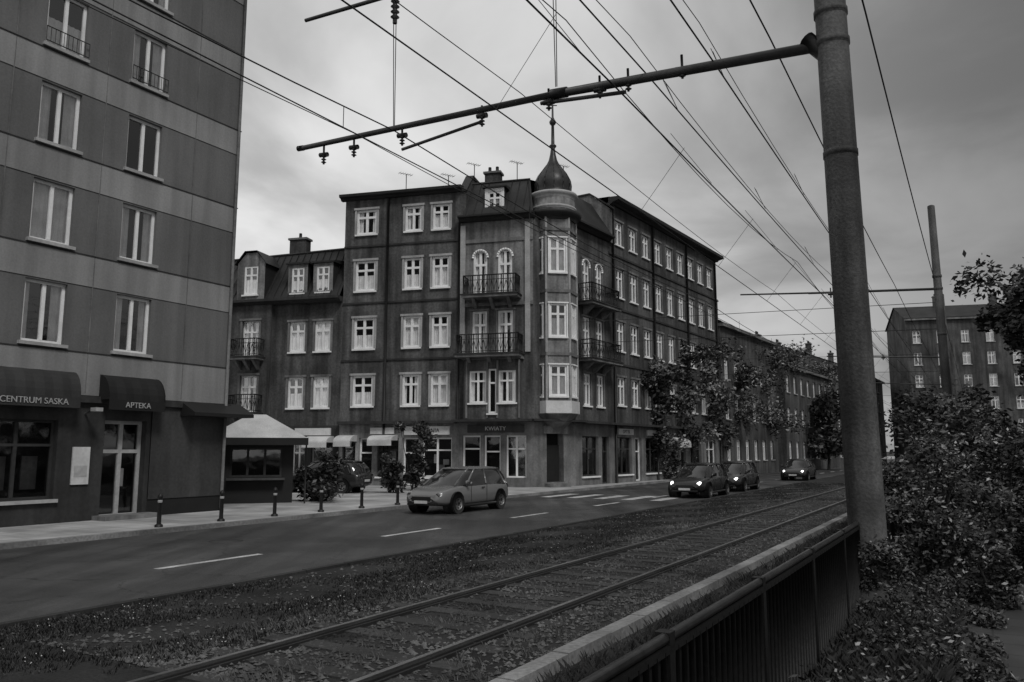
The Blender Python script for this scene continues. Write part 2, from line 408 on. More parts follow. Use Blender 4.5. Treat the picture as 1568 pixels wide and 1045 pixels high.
for o in ops: window(g,fb,*o[:4],rec=.14,mull=1,trans=False,curt=random.choice((.1,.2,.2,.3,.5,.75,.95)),fr=.08)
for c in (14.25,11.7):
    zz=sills[3]; P=fb(c-.6,.1,zz);Q=fb(c+.6,.1,zz)
    for h in (.05,.45): tube(g,'window_guard','iron',P+Vector((0,0,h)),Q+Vector((0,0,h)),.015,n=5)
    for k in range(11): tube(g,'window_guard','iron',P.lerp(Q,k/10)+Vector((0,0,.05)),P.lerp(Q,k/10)+Vector((0,0,.45)),.009,n=4)
poly(g,'end_wall','blk_a',[fb(E,.02,0),fb(E,-12,0),fb(E,-12,23.4),fb(E,.02,23.4)])
poly(g,'rear_wall','blk_a',[fb(-8,-12,0),fb(E,-12,0),fb(E,-12,23.4),fb(-8,-12,23.4)])
poly(g,'south_wall','blk_a',[fb(-8,-12,0),fb(-8,.02,0),fb(-8,.02,23.4),fb(-8,-12,23.4)])
poly(g,'roof','rooff',[fb(-8,-12,23.3),fb(E,-12,23.3),fb(E,0,23.3),fb(-8,0,23.3)])
gops=[(8.4,12.3,.75,2.8),(13.6,14.9,.14,2.85),(3,7.6,.55,2.9)]
wall(g,'shopfront_wall','render_d',fb,-8,15.05,0,3.5,gops,.3)
wall(g,'shop_panel','shop',fb,15.05,E-.1,.6,3.3,[],b=.03); wall(g,'shop_plinth','awn_d',fb,15.05,E,0,.6,[],b=.0)
wall(g,'shop_head','render_d',fb,15.05,E,3.3,3.5,[]); wall(g,'shop_corner','render_d',fb,E-.1,E,.6,3.3,[])
for o in gops:
    if o[1]-o[0]<2:
        window(g,fb,o[0],o[1],o[2],o[3],rec=.25,mull=1,curt=.99,fr=.1,sill=False,trim='trimg')
        box(g,'door_handle','rim',fb,14.3,14.34,-.2,-.12,1.,1.5)
    else: window(g,fb,*o,rec=.2,mull=3,curt=.99,trans=True,trim='render_d')
for a,m_ in ((9.,'stone'),(10.1,'shop'),(10.9,'stone'),(11.7,'trimg')): box(g,'window_display',m_,fb,a,a+.4,-.55,-.5,1.,1.6+U(0,.5))
box(g,'door_step','stone',fb,13.4,15.1,.003,.6,.1,.24)
box(g,'poster_board','signw',fb,12.72,13.2,.003,.05,1.1,2.1); box(g,'poster_print','trimg',fb,12.78,13.14,.05,.055,1.3,1.6)
box(g,'fascia','render_d',fb,-8,E+.05,.003,.12,3.3,3.48)
def awning(g,f,a0,a1,z0,z1,proj,m,txt=None):
    n=int((a1-a0)/.22)
    pf=[(.02+proj*math.sin(t*math.pi/2),z1-(z1-z0)*(1-math.cos(t*math.pi/2))) for t in [i/6 for i in range(7)]]
    vs=[];fs=[]
    for i in range(n+1):
        a=a0+(a1-a0)*i/n
        for k,(b,z) in enumerate(pf): vs.append(f(a,b-(.03 if i%2 else 0),z))
    for i in range(n):
        for k in range(6): fs.append((i*7+k,(i+1)*7+k,(i+1)*7+k+1,i*7+k+1))
    g.add('awning_'+m,M[m],vs,fs)
    box(g,'awning_valance_'+m,m,f,a0,a1,proj+.0,proj+.02,z0-.28,z0)
    for a in (a0,a1): poly(g,'awning_end_'+m,m,[f(a,.02,z1)]+[f(a,b,z) for b,z in pf[1:]]+[f(a,.02,z0)])
    if txt:
        mw=Matrix(((f.d.x,0,f.n.x,0),(f.d.y,0,f.n.y,0),(0,1,0,0),(0,0,0,1)))
        mw.translation=f((a0+a1)/2,proj+.035,z0-.14); g.text('awning_lettering',M['trimg'],txt,.22,mw)
awning(g,fb,10.2,12.6,3.4,4.1,.4,'awn_m','CENTRUM SASKA'); awning(g,fb,13.35,15.1,3.4,4.1,.5,'awn_d','APTEKA'); awning(g,fb,5.,8.6,3.4,4.1,.5,'awn_l','SKLEP')
prism(g,'canopy','awn_d',fb,16.0,E+.5,[(.02,3.5),(.7,3.15),(.7,3.05),(.02,3.05)])
tube(g,'downpipe','stone',fb(E-.15,.12,.2),fb(E-.15,.12,23),.05)
tube(g,'wall_lamp','steel',fb(13.,.0,3.),fb(13.,.5,3.15),.03); box(g,'wall_lamp_head','trimg',fb,12.9,13.1,.4,.65,3.05,3.15)
g.done()

# ------------------------------------------------------------ corner tenement
dl=(-.968,.25); ol=(-.25,-.968)
FL=F((.55,42.),dl,ol); rr=(.562,.827); rn=(.827,-.562); FR=F((3.46,43.5),rr,rn)
g=G('corner_tenement_house',(2,44,0))
rowsL=[(4.45,6.15),(7.65,9.4),(10.95,12.7),(14.25,15.7)]
ops=[]
for z0,z1 in rowsL:
    for c,w in ((9.15,.62),(6.3,.5),(4.64,.5)): ops.append((c-w,c+w,z0,z1))
wall(g,'front_wall','render',FL,3.5,10.5,3.6,16.3,ops)
for i,o in enumerate(ops): window(g,FL,*o,surround=.12,curt=U(.1,.84),fr=.12,rec=.06,sm='trimg')
for z in (6.95,10.2,13.5): box(g,'string_course','render_d',FL,3.5,10.5,.003,.06,z,z+.1)
prism(g,'cornice','roof',FL,3.4,10.75,[(-.1,16.3),(.12,16.3),(.2,16.4),(.4,16.45),(.42,16.6),(-.1,16.65)])
tube(g,'downpipe','iron',FL(7.8,.1,0),FL(7.8,.1,16.3),.07); tube(g,'downpipe','iron',FL(3.55,.1,3.6),FL(3.55,.1,14.5),.06)
poly(g,'roof','rooff',[FL(3.4,0,16.66),FL(10.75,0,16.66),FL(10.75,-10,17.2),FL(3.4,-10,17.2)])
poly(g,'gable_wall','render_s',[FL(10.5,0,3),FL(10.5,-10,3),FL(10.5,-10,17.2),FL(10.5,0,16.6)])
poly(g,'rear_wall','render_s',[FL(10.5,-10,0),FL(0,-10,0),FL(0,-10,17.2),FL(10.5,-10,17.2)])
prism(g,'fire_wall','render_s',FL,3.2,3.5,[(0.02,14.6),(0.02,16.3),(-1.1,17.5),(-9,17.5),(-9,14.6)])
prism(g,'fire_wall_capping','roof',FL,3.12,3.58,[(0.1,16.3),(0.1,16.4),(-1.1,17.6),(-9,17.6),(-9,17.5),(-1.1,17.5)])
bops=[(1.95,2.75,10.35,12.85),(.55,1.35,10.35,12.85)]
b2=[(1.95,2.8,7.1,9.5),(.5,1.35,7.1,9.5)]
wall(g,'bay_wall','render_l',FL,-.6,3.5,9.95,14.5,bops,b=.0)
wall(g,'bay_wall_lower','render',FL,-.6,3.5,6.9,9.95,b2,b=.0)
def arch(f,a0,a1,z1,b=0.,m='render_l'):
    r=(a1-a0)/2; c=(a0+a1)/2
    for sgn in (-1,1):
        pts=[f(c+sgn*r,b+.003,z1)]+[f(c+sgn*r*math.cos(t),b+.003,z1-r+r*math.sin(t)) for t in [i*math.pi/2/6 for i in range(7)]]
        poly(g,'arch_spandrels_'+m,m,pts)
    n=10
    for i in range(n):
        t0,t1=math.pi*i/n,math.pi*(i+1)/n
        tube(g,'arch_moulding','trim',f(c+r*1.05*math.cos(t0),b+.03,z1-r+r*1.05*math.sin(t0)),f(c+r*1.05*math.cos(t1),b+.03,z1-r+r*1.05*math.sin(t1)),.07,n=6)
for o in bops: window(g,FL,*o,rec=.07,surround=0,curt=.2,fr=.12,sill=False); arch(FL,o[0],o[1],o[3])
for o in b2: window(g,FL,*o,rec=.09,surround=.1,curt=.2,fr=.12,sill=False)
for a in (-.45,3.2): box(g,'pilasters','trimg',FL,a,a+.28,.003,.1,7.2,14.3)
box(g,'bay_frieze','stone',FL,-.6,3.5,.003,.06,13.3,13.5); box(g,'bay_frieze','stone',FL,-.6,3.5,.003,.09,9.75,9.93)
balcony(g,FL,.15,3.05,0,.85,10.3); balcony(g,FL,.0,3.35,.0,.95,7.1)
fo=F(FL(0,.45,0).to_2d(),dl,ol)
oo=[(.25,1.2,4.5,6.2),(1.3,1.75,3.95,6.3),(1.85,2.8,4.5,6.2)]
wall(g,'oriel_wall','render',fo,0,3.1,3.62,6.8,oo,.2)
for o in oo: window(g,fo,*o,rec=.1,curt=.99 if o[1]-o[0]<.6 else .3,fr=.09,mull=1 if o[1]-o[0]>.6 else 0)
for a in (0,3.1): poly(g,'oriel_side','render',[FL(a,0,3.6),fo(a,0,3.6),fo(a,0,6.8),FL(a,0,6.8)])
wall(g,'bay_wall_first','render',FL,-.6,0,3.6,6.9,[]); wall(g,'bay_wall_first','render',FL,3.1,3.5,3.6,6.9,[])
box(g,'oriel_cap','stone',FL,-.1,3.2,.003,.5,6.8,6.9)
for a in (0.06,1.24,1.8,2.94): box(g,'oriel_pilasters','stone',fo,a-.05,a+.05,.003,.06,3.7,6.75)
prism(g,'bay_cornice','roof',FL,-.7,3.55,[(-.1,14.5),(.15,14.5),(.3,14.65),(.5,14.7),(.5,14.8),(-.1,14.85)])
poly(g,'mansard_roof','roof',[FL(-.7,.35,14.82),FL(3.3,.35,14.82),FL(3.2,-1.1,17.05),FL(-.2,-1.1,17.05)])
for k in range(9):
    a=-.55+k*.46
    if 1.0<a<2.15: continue
    tube(g,'roof_seams','roof',FL(a,.35,14.84),FL(max(a,-.1)*.98,-1.1,17.08),.025,n=4)
poly(g,'upper_roof','rooff',[FL(3.2,-1.1,17.06),FL(-.2,-1.1,17.06),FR(.3,-1.1,17.06),FR(4.2,-1.1,17.06),FR(4.2,-9,17.3),FL(3.2,-9,17.3)])
tube(g,'roof_ridge','roof',FL(3.2,-1.1,17.08),FL(-.2,-1.1,17.08),.07,n=6)
wall(g,'dormer_front','trim',FL,1.0,2.1,14.85,16.35,[(1.17,1.93,15.,16.15)],.1,b=.05)
window(g,FL,1.17,1.93,15.,16.15,b=.05,rec=.06,curt=.5,fr=.1)
for a in (1.0,2.1): poly(g,'dormer_cheeks','roof',[FL(a,.05,14.85),FL(a,-1.2,14.85),FL(a,-1.2,16.35),FL(a,.05,16.35)])
prism(g,'dormer_roof','roof',FL,.88,2.22,[(.2,16.35),(.2,16.43),(-1.3,16.7),(-1.3,16.4)])
TC=(2.3,42.95); ap=1.1; hw=ap*math.tan(math.radians(30))
rowsT=[(4.85,6.5),(8.,9.8),(11.5,13.4)]
for k in range(6):
    ph=math.radians(-82+60*k); nx,ny=math.cos(ph),math.sin(ph)
    ft=F((TC[0]+nx*ap,TC[1]+ny*ap),(-ny,nx),(nx,ny))
    front=k in(0,1,5)
    ops=[]
    if front:
        w=.46 if k==0 else .34
        ops=[(-w,w,z0,z1) for z0,z1 in rowsT]
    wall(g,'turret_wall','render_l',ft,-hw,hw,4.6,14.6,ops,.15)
    for o in ops: window(g,ft,*o,rec=.05,curt=U(.35,.84),fr=.11,surround=.07,trim='trim',sm='trim')
    box(g,'turret_sign_band','signw',ft,-hw-.06,hw+.06,-.05,.08,3.95,4.6)
    for z in (7.0,10.4,13.8): box(g,'turret_string','stone',ft,-hw-.03,hw+.03,-.02,.06,z,z+.16)
    for e in (-1,1): box(g,'turret_corner_pilasters','trimg',ft,e*hw-.05,e*hw+.05,-.03,.035,4.6,14.6)
lathe(g,'turret_corbel','stone',TC,[(.35,3.0),(.55,3.2),(.95,3.55),(1.25,3.9),(1.3,3.95)],24)
lathe(g,'turret_cornice','roof',TC,[(1.2,14.45),(1.4,14.6),(1.55,14.75),(1.58,14.9),(1.2,14.95)],28)
lathe(g,'turret_drum','render_l',TC,[(1.2,14.9),(1.2,15.75)],28)
lathe(g,'turret_drum_mouldings','trimg',TC,[(1.2,15.1),(1.29,15.15),(1.29,15.25),(1.2,15.3)],28)
lathe(g,'drum_cornice','trimg',TC,[(1.18,15.7),(1.3,15.85),(1.4,15.95),(1.34,16.05),(1.0,16.1)],28)
lathe(g,'onion_dome','dome',TC,[(1.02,16.1),(.98,16.25),(1.0,16.45),(1.03,16.65),(.98,16.95),(.83,17.25),(.6,17.55),(.38,17.85),(.24,18.15),(.16,18.5),(.11,18.9)],28)
for k in range(12):
    an=k*math.pi/6; pr=[(1.0,16.28),(1.03,16.65),(.98,16.95),(.83,17.25),(.6,17.55),(.38,17.85)]
    for (r0,z0),(r1,z1) in zip(pr[:-1],pr[1:]):
        tube(g,'dome_seams','dome',(TC[0]+r0*math.cos(an),TC[1]+r0*math.sin(an),z0),(TC[0]+r1*math.cos(an),TC[1]+r1*math.sin(an),z1),.022,n=4)
lathe(g,'spire','dome',TC,[(.11,18.85),(.2,18.95),(.2,19.02),(.1,19.1),(.08,20.2),(.17,20.3),(.2,20.42),(.12,20.55),(.06,20.7),(.04,22.1)],14)
tube(g,'spire_vane','dome',(TC[0]-.25,TC[1],21.4),(TC[0]+.25,TC[1],21.4),.03,n=5)
c0=FL(-.6,0,0); c1=FR(0,0,0); cd=(c1-c0); cl=cd.length
FC=F(c0.to_2d(),cd.to_2d(),(cd.y,-cd.x))
wall(g,'corner_wall','render',FC,0,cl,3.5,14.6,[],b=-.003)
wall(g,'corner_entrance_wall','stone',FC,0,cl,0.1,3.5,[(.85,2.0,.35,2.9)],.5)
poly(g,'corner_door_recess','dark',[FC(.7,-.5,.2),FC(2.1,-.5,.2),FC(2.1,-.5,3),FC(.7,-.5,3)])
box(g,'corner_door','awn_d',FC,.86,1.99,-.45,-.4,.36,2.3); box(g,'corner_step','stone',FC,.7,2.1,-.4,.5,.1,.3)
box(g,'corner_lintel','render_l',FC,.6,2.25,.003,.12,2.9,3.3)
rb=[(.9,1.75,10.35,12.85),(2.45,3.3,10.35,12.85),(.9,1.75,7.1,9.5),(2.45,3.3,7.1,9.5),(.9,1.75,4.5,6.3),(2.45,3.3,4.5,6.3)]
wall(g,'street_bay_wall','render',FR,0,4.2,3.6,14.5,rb)
for o in rb: window(g,FR,*o,surround=.1,curt=U(.1,.8),fr=.11,rec=.08)
arch(FR,.9,1.75,12.85,m='render'); arch(FR,2.45,3.3,12.85,m='render')
balcony(g,FR,.5,3.8,0,.85,10.3); balcony(g,FR,.4,3.9,0,.85,7.1)
prism(g,'street_bay_cornice','roof',FR,-.1,4.2,[(-.1,14.5),(.15,14.5),(.3,14.65),(.5,14.7),(.5,14.8),(-.1,14.85)])
poly(g,'street_mansard','roof',[FR(-.1,.35,14.82),FR(4.2,.35,14.82),FR(4.2,-1.1,17.05),FR(.3,-1.1,17.05)])
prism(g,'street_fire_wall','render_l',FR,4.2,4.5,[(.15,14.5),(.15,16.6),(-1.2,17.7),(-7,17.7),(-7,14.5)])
prism(g,'street_fire_wall_cap','roof',FR,4.14,4.56,[(.3,16.6),(.3,16.7),(-1.2,17.8),(-7,17.8),(-7,17.7),(-1.2,17.7)])
ops=[]
for c in [5.6+1.95*k for k in range(9)]:
    for z0,z1 in [(4.7,6.4),(8.,9.8),(11.3,13.1),(14.6,16.1)]: ops.append((c-.5,c+.5,z0,z1))
wall(g,'street_wall','render_s',FR,4.2,22.9,3.6,17.,ops)
for o in ops: window(g,FR,*o,surround=.12,curt=U(.1,.9),fr=.1,rec=.08)
for z in (7.1,10.5,13.8): box(g,'string_course','render_d',FR,4.2,22.9,.003,.07,z,z+.12)
prism(g,'street_cornice','roof',FR,4.5,23.1,[(-.1,17.),(.12,17.),(.2,17.1),(.6,17.2),(.62,17.4),(-.1,17.45)])
for a in (4.6,10.5,16.4,22.3): tube(g,'downpipe','iron',FR(a,.12,0.1),FR(a,.12,17),.07)
poly(g,'street_roof','rooff',[FR(4.5,.0,17.46),FR(23.1,.0,17.46),FR(23.1,-10,17.9),FR(4.5,-10,17.9)])
poly(g,'end_gable','render_s',[FR(22.9,0,0),FR(22.9,-10,0),FR(22.9,-10,17.9),FR(22.9,0,17.4)])
poly(g,'street_rear','render_s',[FR(22.9,-10,0),FR(4.5,-10,0),FR(4.5,-10,17.9),FR(22.9,-10,17.9)])
def shops(f,a0,a1,lst,m='render_d'):
    wall(g,'shop_wall_'+m,m,f,a0,a1,0.1,3.5,lst,.3)
    for o in lst:
        wd=o[1]-o[0]; window(g,f,*o,rec=.2,mull=max(0,int(wd/1.1)) ,curt=.99,trim='trim' if R()<.6 else 'render_d',fr=.08,sill=wd>1.2)
        if wd>1.2:
            for q in range(4):
                a=U(o[0]+.1,o[1]-.4); z=U(.8,1.7); box(g,'window_display_%d'%q,('signw','stone','shop','trimg')[q],f,a,a+U(.15,.4),-.5-.06*q,-.46-.06*q,z,z+U(.2,.6))
shops(FL,-.6,3.5,[(-.2,.9,.6,2.8),(1.2,2.1,.15,2.8),(2.3,3.3,.6,2.8)],'stone')
shops(FL,3.5,10.5,[(3.9,5.6,.6,2.7),(5.8,6.7,.15,2.7),(6.95,8.2,.6,2.7),(8.5,9.3,.15,2.7),(9.5,10.3,.8,2.7)],'render_l')
shops(FR,0,22.9,[(.7,2.6,.6,2.8),(3.0,3.9,.15,2.8),(4.8,6.9,.6,2.8),(7.4,8.3,.15,2.8),(8.9,11,.6,2.8),(12,14,.6,2.8),(14.6,15.5,.15,2.8),(16.4,18.5,.6,2.8),(19.5,21.5,.6,2.8)],'stone')
box(g,'shop_cornice','render_d',FL,-.7,3.6,-.05,1.0,3.5,3.62); box(g,'shop_cornice','render_d',FL,3.6,10.5,-.05,.35,3.45,3.6)
box(g,'shop_cornice','render_d',FR,0,22.9,-.05,.6,3.48,3.61); box(g,'shop_cornice_corner','render_d',FC,-.5,cl+.3,-.3,.7,3.52,3.63)
box(g,'shop_sign','signw',FL,4.0,6.6,.003,.1,2.85,3.3); box(g,'shop_sign','signw',FL,7.2,8.6,.003,.1,2.9,3.25)
box(g,'shop_sign','signw',FR,5.,7,.003,.1,2.95,3.3); box(g,'shop_sign','signw',FR,9.1,10.9,.003,.1,2.95,3.3)
box(g,'shop_sign_dark','shop',FL,-.1,3.0,.003,.1,2.95,3.35)
def sgn(f,a,z,b,txt,size,m='black'):
    mw=Matrix(((f.d.x,0,f.n.x,0),(f.d.y,0,f.n.y,0),(0,1,0,0),(0,0,0,1))); 
    if f is FL: mw=Matrix(((-f.d.x,0,f.n.x,0),(-f.d.y,0,f.n.y,0),(0,1,0,0),(0,0,0,1)))
    mw.translation=f(a,b,z); g.text('shop_lettering',M[m],txt,size,mw,.005)
sgn(FL,5.3,3.07,.108,'PIEKARNIA',.3); sgn(FL,1.45,3.15,.108,'KWIATY',.3,'signw'); sgn(FR,6,3.12,.108,'OPTYK',.3)
awning(g,FL,7.0,8.4,2.55,2.85,.9,'awn_l'); awning(g,FL,9.4,10.4,2.5,2.85,.9,'awn_l'); awning(g,FR,12,14,2.5,2.9,1.,'awn_l')
for a,b,h in ((2.3,-2.4,18.),(6,-5,17.6)): chimney(g,FL,a,b,16.5,h)
for a,b in ((7.6,-4),(12.5,-4),(18,-4.5)): chimney(g,FR,a,b,17,18.3)
aerial(g,FL(7.2,-1.,16.7),1.3); aerial(g,FL(4.6,-1,16.7),1.0); aerial(g,FL(3.2,-1.5,17.5),.9); aerial(g,FL(.6,-1.3,17),1.2); aerial(g,FR(1.5,-1.5,17),1.8)
g.done()

# ------------------------------------------------------------ lower tenement on the side street
g=G('tenement_house',(-14,47,0))
ops=[]
for c in (11.7,13.3): 
    for z in (4.4,7.6): ops.append((c-.5,c+.5,z,z+1.75))
wall(g,'front_wall','render_s',FL,10.5,14.9,3.4,10.5,ops)
ops2=[(16.2-.55,16.2+.55,z,z+2.1) for z in (4.2,7.4)]+[(19.5,20.5,z,z+1.75) for z in (4.4,7.6)]
wall(g,'front_wall_left','render_s',FL,14.9,24,3.4,10.5,ops2,b=.25)
poly(g,'risalit_side','render',[FL(14.9,0,0),FL(14.9,.25,0),FL(14.9,.25,10.5),FL(14.9,0,10.5)])
for o in ops: window(g,FL,*o,surround=.12,curt=U(.4,.84),fr=.12,rec=.07)
for o in ops2: window(g,FL,*o,b=.25,surround=.12,curt=.2,fr=.1)
balcony(g,FL,15.3,17.1,.25,1.0,7.35); balcony(g,FL,15.3,17.1,.25,1.0,4.15)
prism(g,'cornice','render_d',FL,10.52,24,[(-.1,10.4),(.3,10.4),(.45,10.5),(.6,10.55),(.6,10.7),(-.1,10.7)])
poly(g,'mansard_roof','roof',[FL(10.52,.4,10.72),FL(24,.4,10.72),FL(23,-1.5,13.5),FL(10.52,-1.5,13.9)])
poly(g,'roof_top','rooff',[FL(10.52,-1.5,13.9),FL(23,-1.5,13.5),FL(23,-9,14.2),FL(10.52,-9,14.4)])
for k in range(28): tube(g,'roof_seams','roof',FL(10.7+k*.45,.4,10.74),FL(10.7+k*.44,-1.5,13.92-.0145*k),.025,n=4)
tube(g,'roof_ridge','roof',FL(10.52,-1.5,13.92),FL(23,-1.5,13.52),.08,n=6)
for c in (11.7,13.3):
    wall(g,'dormer_front','render_l',FL,c-.62,c+.62,10.8,12.7,[(c-.4,c+.4,11.0,12.5)],.1,b=.2)
    window(g,FL,c-.4,c+.4,11.0,12.5,b=.2,rec=.06,curt=.4,fr=.1)
    for a in (c-.62,c+.62): poly(g,'dormer_cheeks','roof',[FL(a,.2,10.8),FL(a,-1.2,10.8),FL(a,-1.2,12.7),FL(a,.2,12.7)])
    prism(g,'dormer_roof','roof',FL,c-.75,c+.75,[(.32,12.7),(.32,12.8),(-1.4,13.1),(-1.4,12.75)])
c=16.2
wall(g,'gable_dormer','render_l',FL,c-.9,c+.9,10.7,12.9,[(c-.45,c+.45,11.,12.7)],.1,b=.45)
window(g,FL,c-.45,c+.45,11.,12.7,b=.45,rec=.06,curt=.4,fr=.1)
poly(g,'gable_top','render_l',[FL(c-.9,.45,12.9),FL(c+.9,.45,12.9),FL(c+.35,.45,13.5),FL(c-.35,.45,13.5)])
for e in (-1,1):
    poly(g,'gable_cheeks','roof',[FL(c+e*.9,.45,10.7),FL(c+e*.9,-1.5,10.7),FL(c+e*.9,-1.5,12.9),FL(c+e*.9,.45,12.9)])
    poly(g,'gable_roof','roof',[FL(c+e*1.05,.6,12.8),FL(c+e*.4,.6,13.6),FL(c+e*.4,-1.6,13.6),FL(c+e*1.05,-1.6,12.8)])
poly(g,'gable_roof','roof',[FL(c-.4,.6,13.6),FL(c+.4,.6,13.6),FL(c+.4,-1.6,13.6),FL(c-.4,-1.6,13.6)])
chimney(g,FL,14.6,-2.2,13,14.8,1.1,pots=1); chimney(g,FL,10.95,-2.5,13,15.3,.7,pots=1)
sh=[(10.9,12.2,.6,2.7),(12.6,13.4,.15,2.7),(13.7,14.6,.6,2.7)]
wall(g,'shop_wall','render_d',FL,10.5,14.9,.1,3.4,sh,.3); wall(g,'shop_wall_left','render_d',FL,14.9,24,.1,3.4,[(15.4,17,.6,2.7)],.3,b=.25)
for o in sh: window(g,FL,*o,rec=.2,curt=.99,trim='trimg')
window(g,FL,15.4,17,.6,2.7,b=.25,rec=.2,curt=.99,trim='trimg')
box(g,'shop_sign','signw',FL,11,13.2,.003,.1,2.85,3.25)
awning(g,FL,10.8,12.3,2.45,2.8,.9,'awn_l')
poly(g,'end_wall','render_s',[FL(24,.25,0),FL(24,-9,0),FL(24,-9,14),FL(24,-1,14)]); poly(g,'rear_wall','render_s',[FL(24,-9,0),FL(10.5,-9,0),FL(10.5,-9,14.4),FL(24,-9,14.2)])
g.done()

# ------------------------------------------------------------ further houses up the street
def house(name,f,a0,a1,dep,h,m,rows,sp,rh=2.5,b=0.):
    g=G(name,tuple(f((a0+a1)/2,-dep/2,0)))
    ops=[]
    a=a0+1.3
    while a<a1-1.2:
        for z in rows: ops.append((a-.5,a+.5,z,z+1.7))
        a+=sp
    wall(g,'front_wall',m,f,a0,a1,0,h,ops,b=b)
    for o in ops: window(g,f,*o,b=b,curt=U(.1,.99),fr=.09)
    for aa in (a0,a1): 
        poly(g,'side_wall',m,[f(aa,b,0),f(aa,-dep,0),f(aa,-dep,h),f(aa,-dep/2,h+rh),f(aa,b,h)])
    poly(g,'rear_wall',m,[f(a0,-dep,0),f(a1,-dep,0),f(a1,-dep,h),f(a0,-dep,h)])
    poly(g,'roof','roof',[f(a0-.2,b+.4,h-.05),f(a1+.2,b+.4,h-.05),f(a1+.2,-dep/2,h+rh+.05),f(a0-.2,-dep/2,h+rh+.05)])
    poly(g,'roof','roof',[f(a0-.2,-dep-.4,h-.05),f(a1+.2,-dep-.4,h-.05),f(a1+.2,-dep/2,h+rh+.05),f(a0-.2,-dep/2,h+rh+.05)])
    box(g,'eaves','stone',f,a0-.1,a1+.1,b-.1,b+.35,h-.35,h-.1)
    for k in range(2): chimney(g,f,a0+(a1-a0)*(.3+.4*k),-dep/2+.8,h,h+rh+1.2)
    g.done()
house('terraced_house',FR,23.3,38,10,12.2,'render_s',(1.2,4.5,7.7),2.3)
house('terraced_house',FR,41,60,10,10.5,'render_s',(1.2,4.5,7.7),2.6)
house('terraced_house',FR,63,95,12,12.5,'far',(1.2,4.5,7.7,10.6),3)
FX=F((22,135),(1,-.1),(-.1,-1)); house('apartment_building',FX,0,24,12,12,'far',(1.5,4.5,7.5),3)
FX=F((54,108),(1,-.25),(-.25,-1)); house('apartment_building',FX,0,18,12,20,'render_s',(1.5,4.5,7.5,10.5,13.5,16.5),3)
FX=F((70,125),(1,-.4),(-.4,-1)); house('apartment_building',FX,12,45,12,17,'far',(1.5,4.5,7.5,10.5,13.5),3)

# ------------------------------------------------------------ catenary masts & wires
def mast(pos,h=11.7,arm=10.3,r0=.235,r1=.2,full=True):
    x,y=pos; g=G('catenary_mast',(x,y,0)); ln=(-.012,0)
    lathe(g,'mast_shaft','mast',(x,y),[(r0,0),(r0*.99,2.),(r0*.96,4.4),(r1,h),(r1*.6,h+.03)],24,lean=ln)
    lathe(g,'mast_foot','kerbd',(x,y),[(.5,0),(.48,.22),(.3,.28)],16)
    for z in (6.1,7.75,8.2): lathe(g,'mast_collars','mast',(x,y),[(r0*.9,z-.05),(r0*.98,z-.04),(r0*.98,z+.04),(r0*.9,z+.05)],24,lean=ln)
    def P(d,z): return Vector((x-.012*z-SY*d,y+SX*d,z))
    s=1. if full else .6
    tube(g,'cantilever_arm','steel',P(.15,7.75),P(4.4,8.02),.08*s,.07*s,12); tube(g,'cantilever_arm','steel',P(4.3,8.02),P(arm,8.22),.06*s,.05*s,12)
    if full:
        tube(g,'cantilever_sleeve','iron',P(4.2,8.01),P(4.5,8.03),.09,n=12)
        tube(g,'arm_clamp','iron',P(.1,7.6),P(.35,7.9),.12,n=10); tube(g,'arm_end_cap','iron',P(arm-.02,8.22),P(arm+.12,8.23),.06,n=8)
        tube(g,'cantilever_strut','steel',P(3.15,7.76),P(4.7,7.92),.035,n=8)
        tube(g,'cantilever_strut','steel',P(5.9,7.85),P(7.7,7.68),.03,n=8)
        tube(g,'upper_arm','steel',P(.15,10.5),P(arm,11.05),.055,.04,10)
    for d in ((2.2,3.1,3.6,4.55,5.9,7.7,8.9,9.7) if full else (3.6,7.7)):
        if d>arm: continue
        tube(g,'insulators','insul',P(d-.1,7.95 if d>5 else 7.9),P(d+.1,7.97 if d>5 else 7.92),.05,n=8)
        tube(g,'insulators','insul',P(d,8.15),P(d,7.76),.022,n=6)
        for q in (7.8,7.86,7.92): lathe(g,'insulator_sheds','insul',P(d,q).to_2d(),[(.025,q-.015),(.055,q),(.025,q+.02)],10)
    if full:
        for d in (7.9,4.4):
            z=10.9 if d>5 else 10.75
            tube(g,'insulators','insul',P(d,z),P(d,z-.6),.045,n=8)
            for e in (-.03,.03): tube(g,'dropper_rods','wire',P(d+e,z-.6),P(d+e*.4,8.15),.008,n=4)
            for q in range(4): lathe(g,'insulator_sheds','insul',P(d,z-.5).to_2d(),[(.045,z-.5+q*.11),(.09,z-.47+q*.11),(.045,z-.43+q*.11)],10)
    g.done()
mast((4.66,10.66)); mast((15.35,28.),h=10.8,arm=7,r0=.16,r1=.12,full=False); mast(tuple(LS(-1.2,56).to_2d()),arm=7,r0=.17,r1=.13,full=False); mast(tuple(LS(-1.2,80).to_2d()),arm=7,r0=.17,r1=.13,full=False)
mast(tuple(LS(-1.41,-9).to_2d()))
g=G('overhead_tram_wires')
def wire(L,z,r=.013,sag=0):
    st=[-30,-9,11.5,31.9,56,80,120,160]
    for a,b in zip(st[:-1],st[1:]):
        n=8; 
        for i in range(n):
            t0,t1=i/n,(i+1)/n
            tube(g,'wires','wire',LS(L,a+(b-a)*t0,z-sag*4*t0*(1-t0)),LS(L,a+(b-a)*t1,z-sag*4*t1*(1-t1)),r,n=5)
rowsW=[(-6.75,7.8,.013,0),(-4.7,7.86,.015,0.05),(-4.2,8.0,.013,.05),(-3.1,7.9,.013,.05),(-2.25,8.05,.012,.1),(-.95,8.1,.013,.1),(-9.3,8.1,.013,.25),(-9.3,7.65,.012,0),(-5.6,9.3,.01,.5),
 (-6.5,8.2,.008,.15),(-4.45,8.7,.008,.3),(-10.3,8.25,.009,.15),(-3.3,8.6,.007,.3)]
